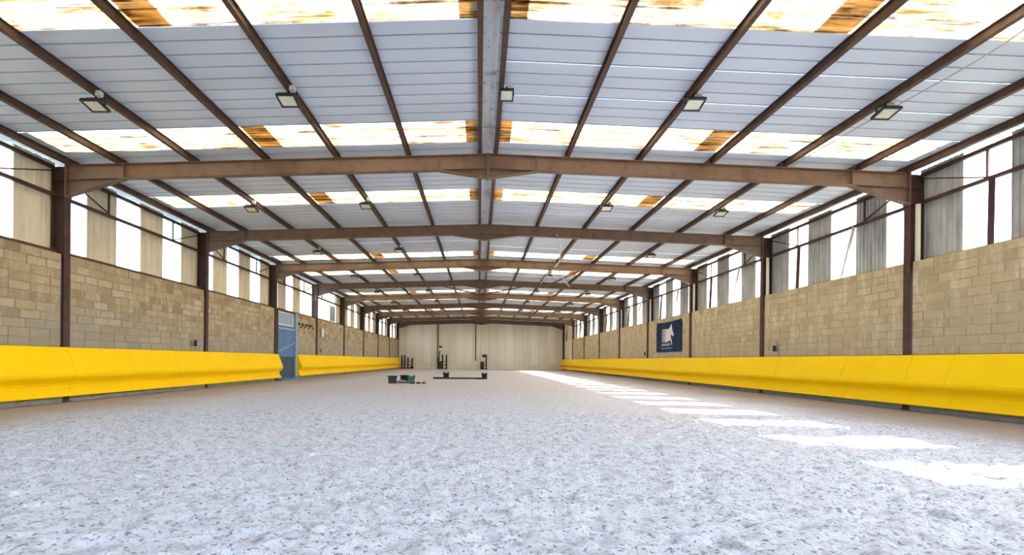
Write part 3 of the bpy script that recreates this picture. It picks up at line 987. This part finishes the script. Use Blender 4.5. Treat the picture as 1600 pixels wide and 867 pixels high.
crate((-4.12, 22.4, 0), 0.05, 0.36, 0.34, 0.34, 'charcoal', 'dark grey plastic crate standing on the sand, leftmost of the small pile')
crate((-3.62, 22.85, 0), -0.12, 0.34, 0.36, 0.36, 'black', 'black plastic crate between the dark grey crate and the green jump block')
def sack(loc, lab):
    prof = []
    m_ = MB()
    n, k = 18, 8
    for i in range(k+1):
        t = i/k
        r_ = math.sin(math.pi*min(max(t, 0.02), 0.98))**0.6
        for j in range(n):
            a = 2*math.pi*j/n
            m_.v.append((0.24*(2*t-1), 0.12*r_*math.cos(a)*(1+0.1*math.sin(5*a+t*7)), 0.085+0.08*r_*math.sin(a)*(1+0.12*math.sin(3*a+t*9))))
    for i in range(k):
        for j in range(n):
            a, b = i*n+j, i*n+(j+1) % n
            m_.f.append((a, b, b+n, a+n))
    o = m_.build('feed_sack', 'grey_blue', None, smooth=True)
    o.location = loc
    return tag(o, lab, 'sack')
M['grey_blue'] = surf('grey_blue_cloth', (0.22, 0.24, 0.30), (0.12, 0.13, 0.18), 12, 0.4, 0.7, 0.8, rough=0.85)
sack((-3.68, 22.36, 0.0), 'crumpled grey-blue sack lying in front of the black crate')
def jump_block(loc, mat, lab, sc=1.0, rz=0.0, wst=0.78):
    """hourglass plastic block: wide head and foot, narrow waist, notch for a pole on top"""
    r = thing('jump_block', lab, 'jump block', loc, 'plastic jump blocks')
    r.rotation_euler.z = rz
    w, d = 0.17*sc, 0.15*sc
    levels = [(0, 1.0), (0.06, 1.0), (0.15, wst), (0.21, wst), (0.29, 1.0), (0.34, 1.0)]
    m_ = MB()
    for (z0, a), (z1, b) in zip(levels[:-1], levels[1:]):
        m_.hexa([(-w*a, -d*a, z0*sc), (w*a, -d*a, z0*sc), (w*a, d*a, z0*sc), (-w*a, d*a, z0*sc), (-w*b, -d*b, z1*sc), (w*b, -d*b, z1*sc), (w*b, d*b, z1*sc), (-w*b, d*b, z1*sc)])
    m_.build('body', mat, r)
    for s in (-1, 1):
        MB().box(min(s*w*0.45, s*w), max(s*w*0.45, s*w), -d, d, 0.34*sc, 0.385*sc).build('pole_lug', mat, r)
    return r
jump_block((-3.26, 22.5, 0), 'green', 'green hourglass plastic jump block beside the black crate', 0.95, 0.05)
for k, (x, y, rz, L) in enumerate(((-3.14, 21.9, 0.3, 0.20), (-2.90, 22.1, -0.4, 0.19), (-2.68, 22.3, 0.7, 0.20))):
    o = MB().hexa([(-L/2, -0.05, 0), (L/2, -0.05, 0), (L/2, 0.05, 0), (-L/2, 0.05, 0), (-L/2*.8, -0.03, 0.07), (L/2*.9, -0.02, 0.05), (L/2*.7, 0.03, 0.09), (-L/2*.8, 0.04, 0.06)]).build('wood_offcut', 'wood')
    o.location = (x, y, 0.0)
    o.rotation_euler.z = rz
    tag(o, '%s dark wood offcut on the sand right of the green jump block' % ORD[k], 'offcut', 'offcuts on the sand')
# low ground-pole jump
YJ = 28.3
jump_block((-2.07, YJ, 0), 'black', 'black plastic jump block under the near-centre ground pole, left end', 1.0, wst=0.9)
jump_block((0.14, YJ+0.1, 0), 'black', 'black plastic jump block at the right end of the ground pole', 0.95, wst=0.9)
o = thing('ground_pole', 'dark wooden ground pole lying between the two black jump blocks', 'pole', (0, YJ-0.22, 0.05))
MB().tube([(-2.75, 0, 0), (0.05, 0.1, 0)], 0.05, 10).build('shaft', 'charcoal', o)
MB().tube([(-2.80, -0.002, 0), (-2.2, 0.02, 0)], 0.053, 10).build('painted_end', 'black', o)
MB().tube([(-0.35, 0.086, 0), (0.10, 0.102, 0)], 0.053, 10).build('painted_end', 'black', o)
# jump stands parked against the end wall
def wing(loc, lab, hts, mat, extra=None, w=0.5):
    r = thing('jump_stand', lab, 'jump stand', loc, 'jump stands by the end wall')
    n = len(hts)
    for k, h in enumerate(hts):
        x = -w/2 + w*k/max(1, n-1)
        MB().box(x-0.085, x+0.085, -0.05, 0.05, 0.05, h).build('post', mat, r)
    MB().box(-w/2-0.15, w/2+0.15, -0.06, 0.06, 0.0, 0.09).build('foot', mat, r)
    MB().box(-w/2, -w/2+0.10, -0.40, 0.40, 0.0, 0.08).build('foot', mat, r)
    MB().box(w/2-0.10, w/2, -0.40, 0.40, 0.0, 0.08).build('foot', mat, r)
    for zz in (0.45, 0.85):
        MB().box(-w/2, w/2, -0.03, 0.03, zz, zz+0.07).build('crossbar', mat, r)
    return r
YW = 59.0
wing((-9.30, YW, 0), 'pair of thin dark posts on a red foot in the far left corner', (1.62, 1.62), 'wood', w=0.34)
o = wing((-8.50, YW, 0), 'dark framed jump stand beside the thin posts in the far left corner', (1.35, 1.30), 'charcoal', w=0.5)
MB().box(-0.22, 0.22, -0.02, 0.02, 0.25, 1.28).build('infill', 'cream', o)
MB().box(0.0, 0.42, -0.25, 0.1, 0.0, 0.28).build('weight', 'black', o)
o = MB().box(-0.25, 0.2, -0.15, 0.15, 0, 0.20).build('tool_box', 'red', bevel=0.03)
o.location = (-9.30, 58.3, 0)
tag(o, 'small red box on the sand in the far left corner', 'box')
o = wing((-4.60, YW, 0), 'dark jump stand with tall and short posts against the end wall, left of centre', (1.3, 1.75, 1.70), 'black', w=0.95)
MB().box(-0.62, -0.10, -0.08, 0.08, 0.0, 0.85).build('side_panel', 'wood', o)
MB().bar((-0.45, 0, 0.8), (-0.30, 0.05, 2.55), 0.10).build('leaning_pole', 'wood', o)
wp = MB().lathe([(0.02, -0.20), (0.14, -0.15), (0.19, 0.0), (0.14, 0.15), (0.02, 0.20)], 0, 0, 14).build('white_pad', 'white', o, smooth=True)
wp.location = (-0.24, -0.12, 2.35)
MB().box(-0.42, -0.06, -0.1, 0.05, 2.55, 2.78).build('cap', 'wood', o)
o = wing((0.36, YW, 0), 'dark stepped jump stand against the end wall, right of the second post', (0.90, 1.75), 'wood', w=0.62)
MB().box(-0.40, 0.05, -0.07, 0.07, 0.0, 0.92).build('side_panel', 'wood', o)
MB().box(-0.18, 0.36, -0.07, 0.07, 1.45, 1.80).build('head_panel', 'wood', o)

# ------------------------------------------------------------------ house next door, seen through the left clerestory
hs = thing('house', 'cream rendered house seen through the open left clerestory', 'house', (-13.5, 35.0, -0.2))
hp = [(0, 0), (0, 16), (-4, 16), (-4, 10.6)]
MB().prism([(x, y, 0.0) for x, y in hp], [(x, y, 12.0) for x, y in hp]).build('facade', 'render', hs)
hr = [(0.3, -0.6), (0.3, 16.3), (-4.3, 16.3), (-4.3, 10.2)]
MB().prism([(x, y, 12.0) for x, y in hr], [(x, y, 12.3) for x, y in hr]).build('roof', 'roof_tile', hs)
for y in (8.5, 12.6):
    wdw = MB().box(0.0, 0.05, y, y+1.5, 4.6, 6.1).build('window', 'render', hs)
    for k in (0, 1):
        MB().box(0.05, 0.065, y+0.08+0.72*k, y+0.70+0.72*k, 4.68, 6.02).build('pane', 'glass', wdw)
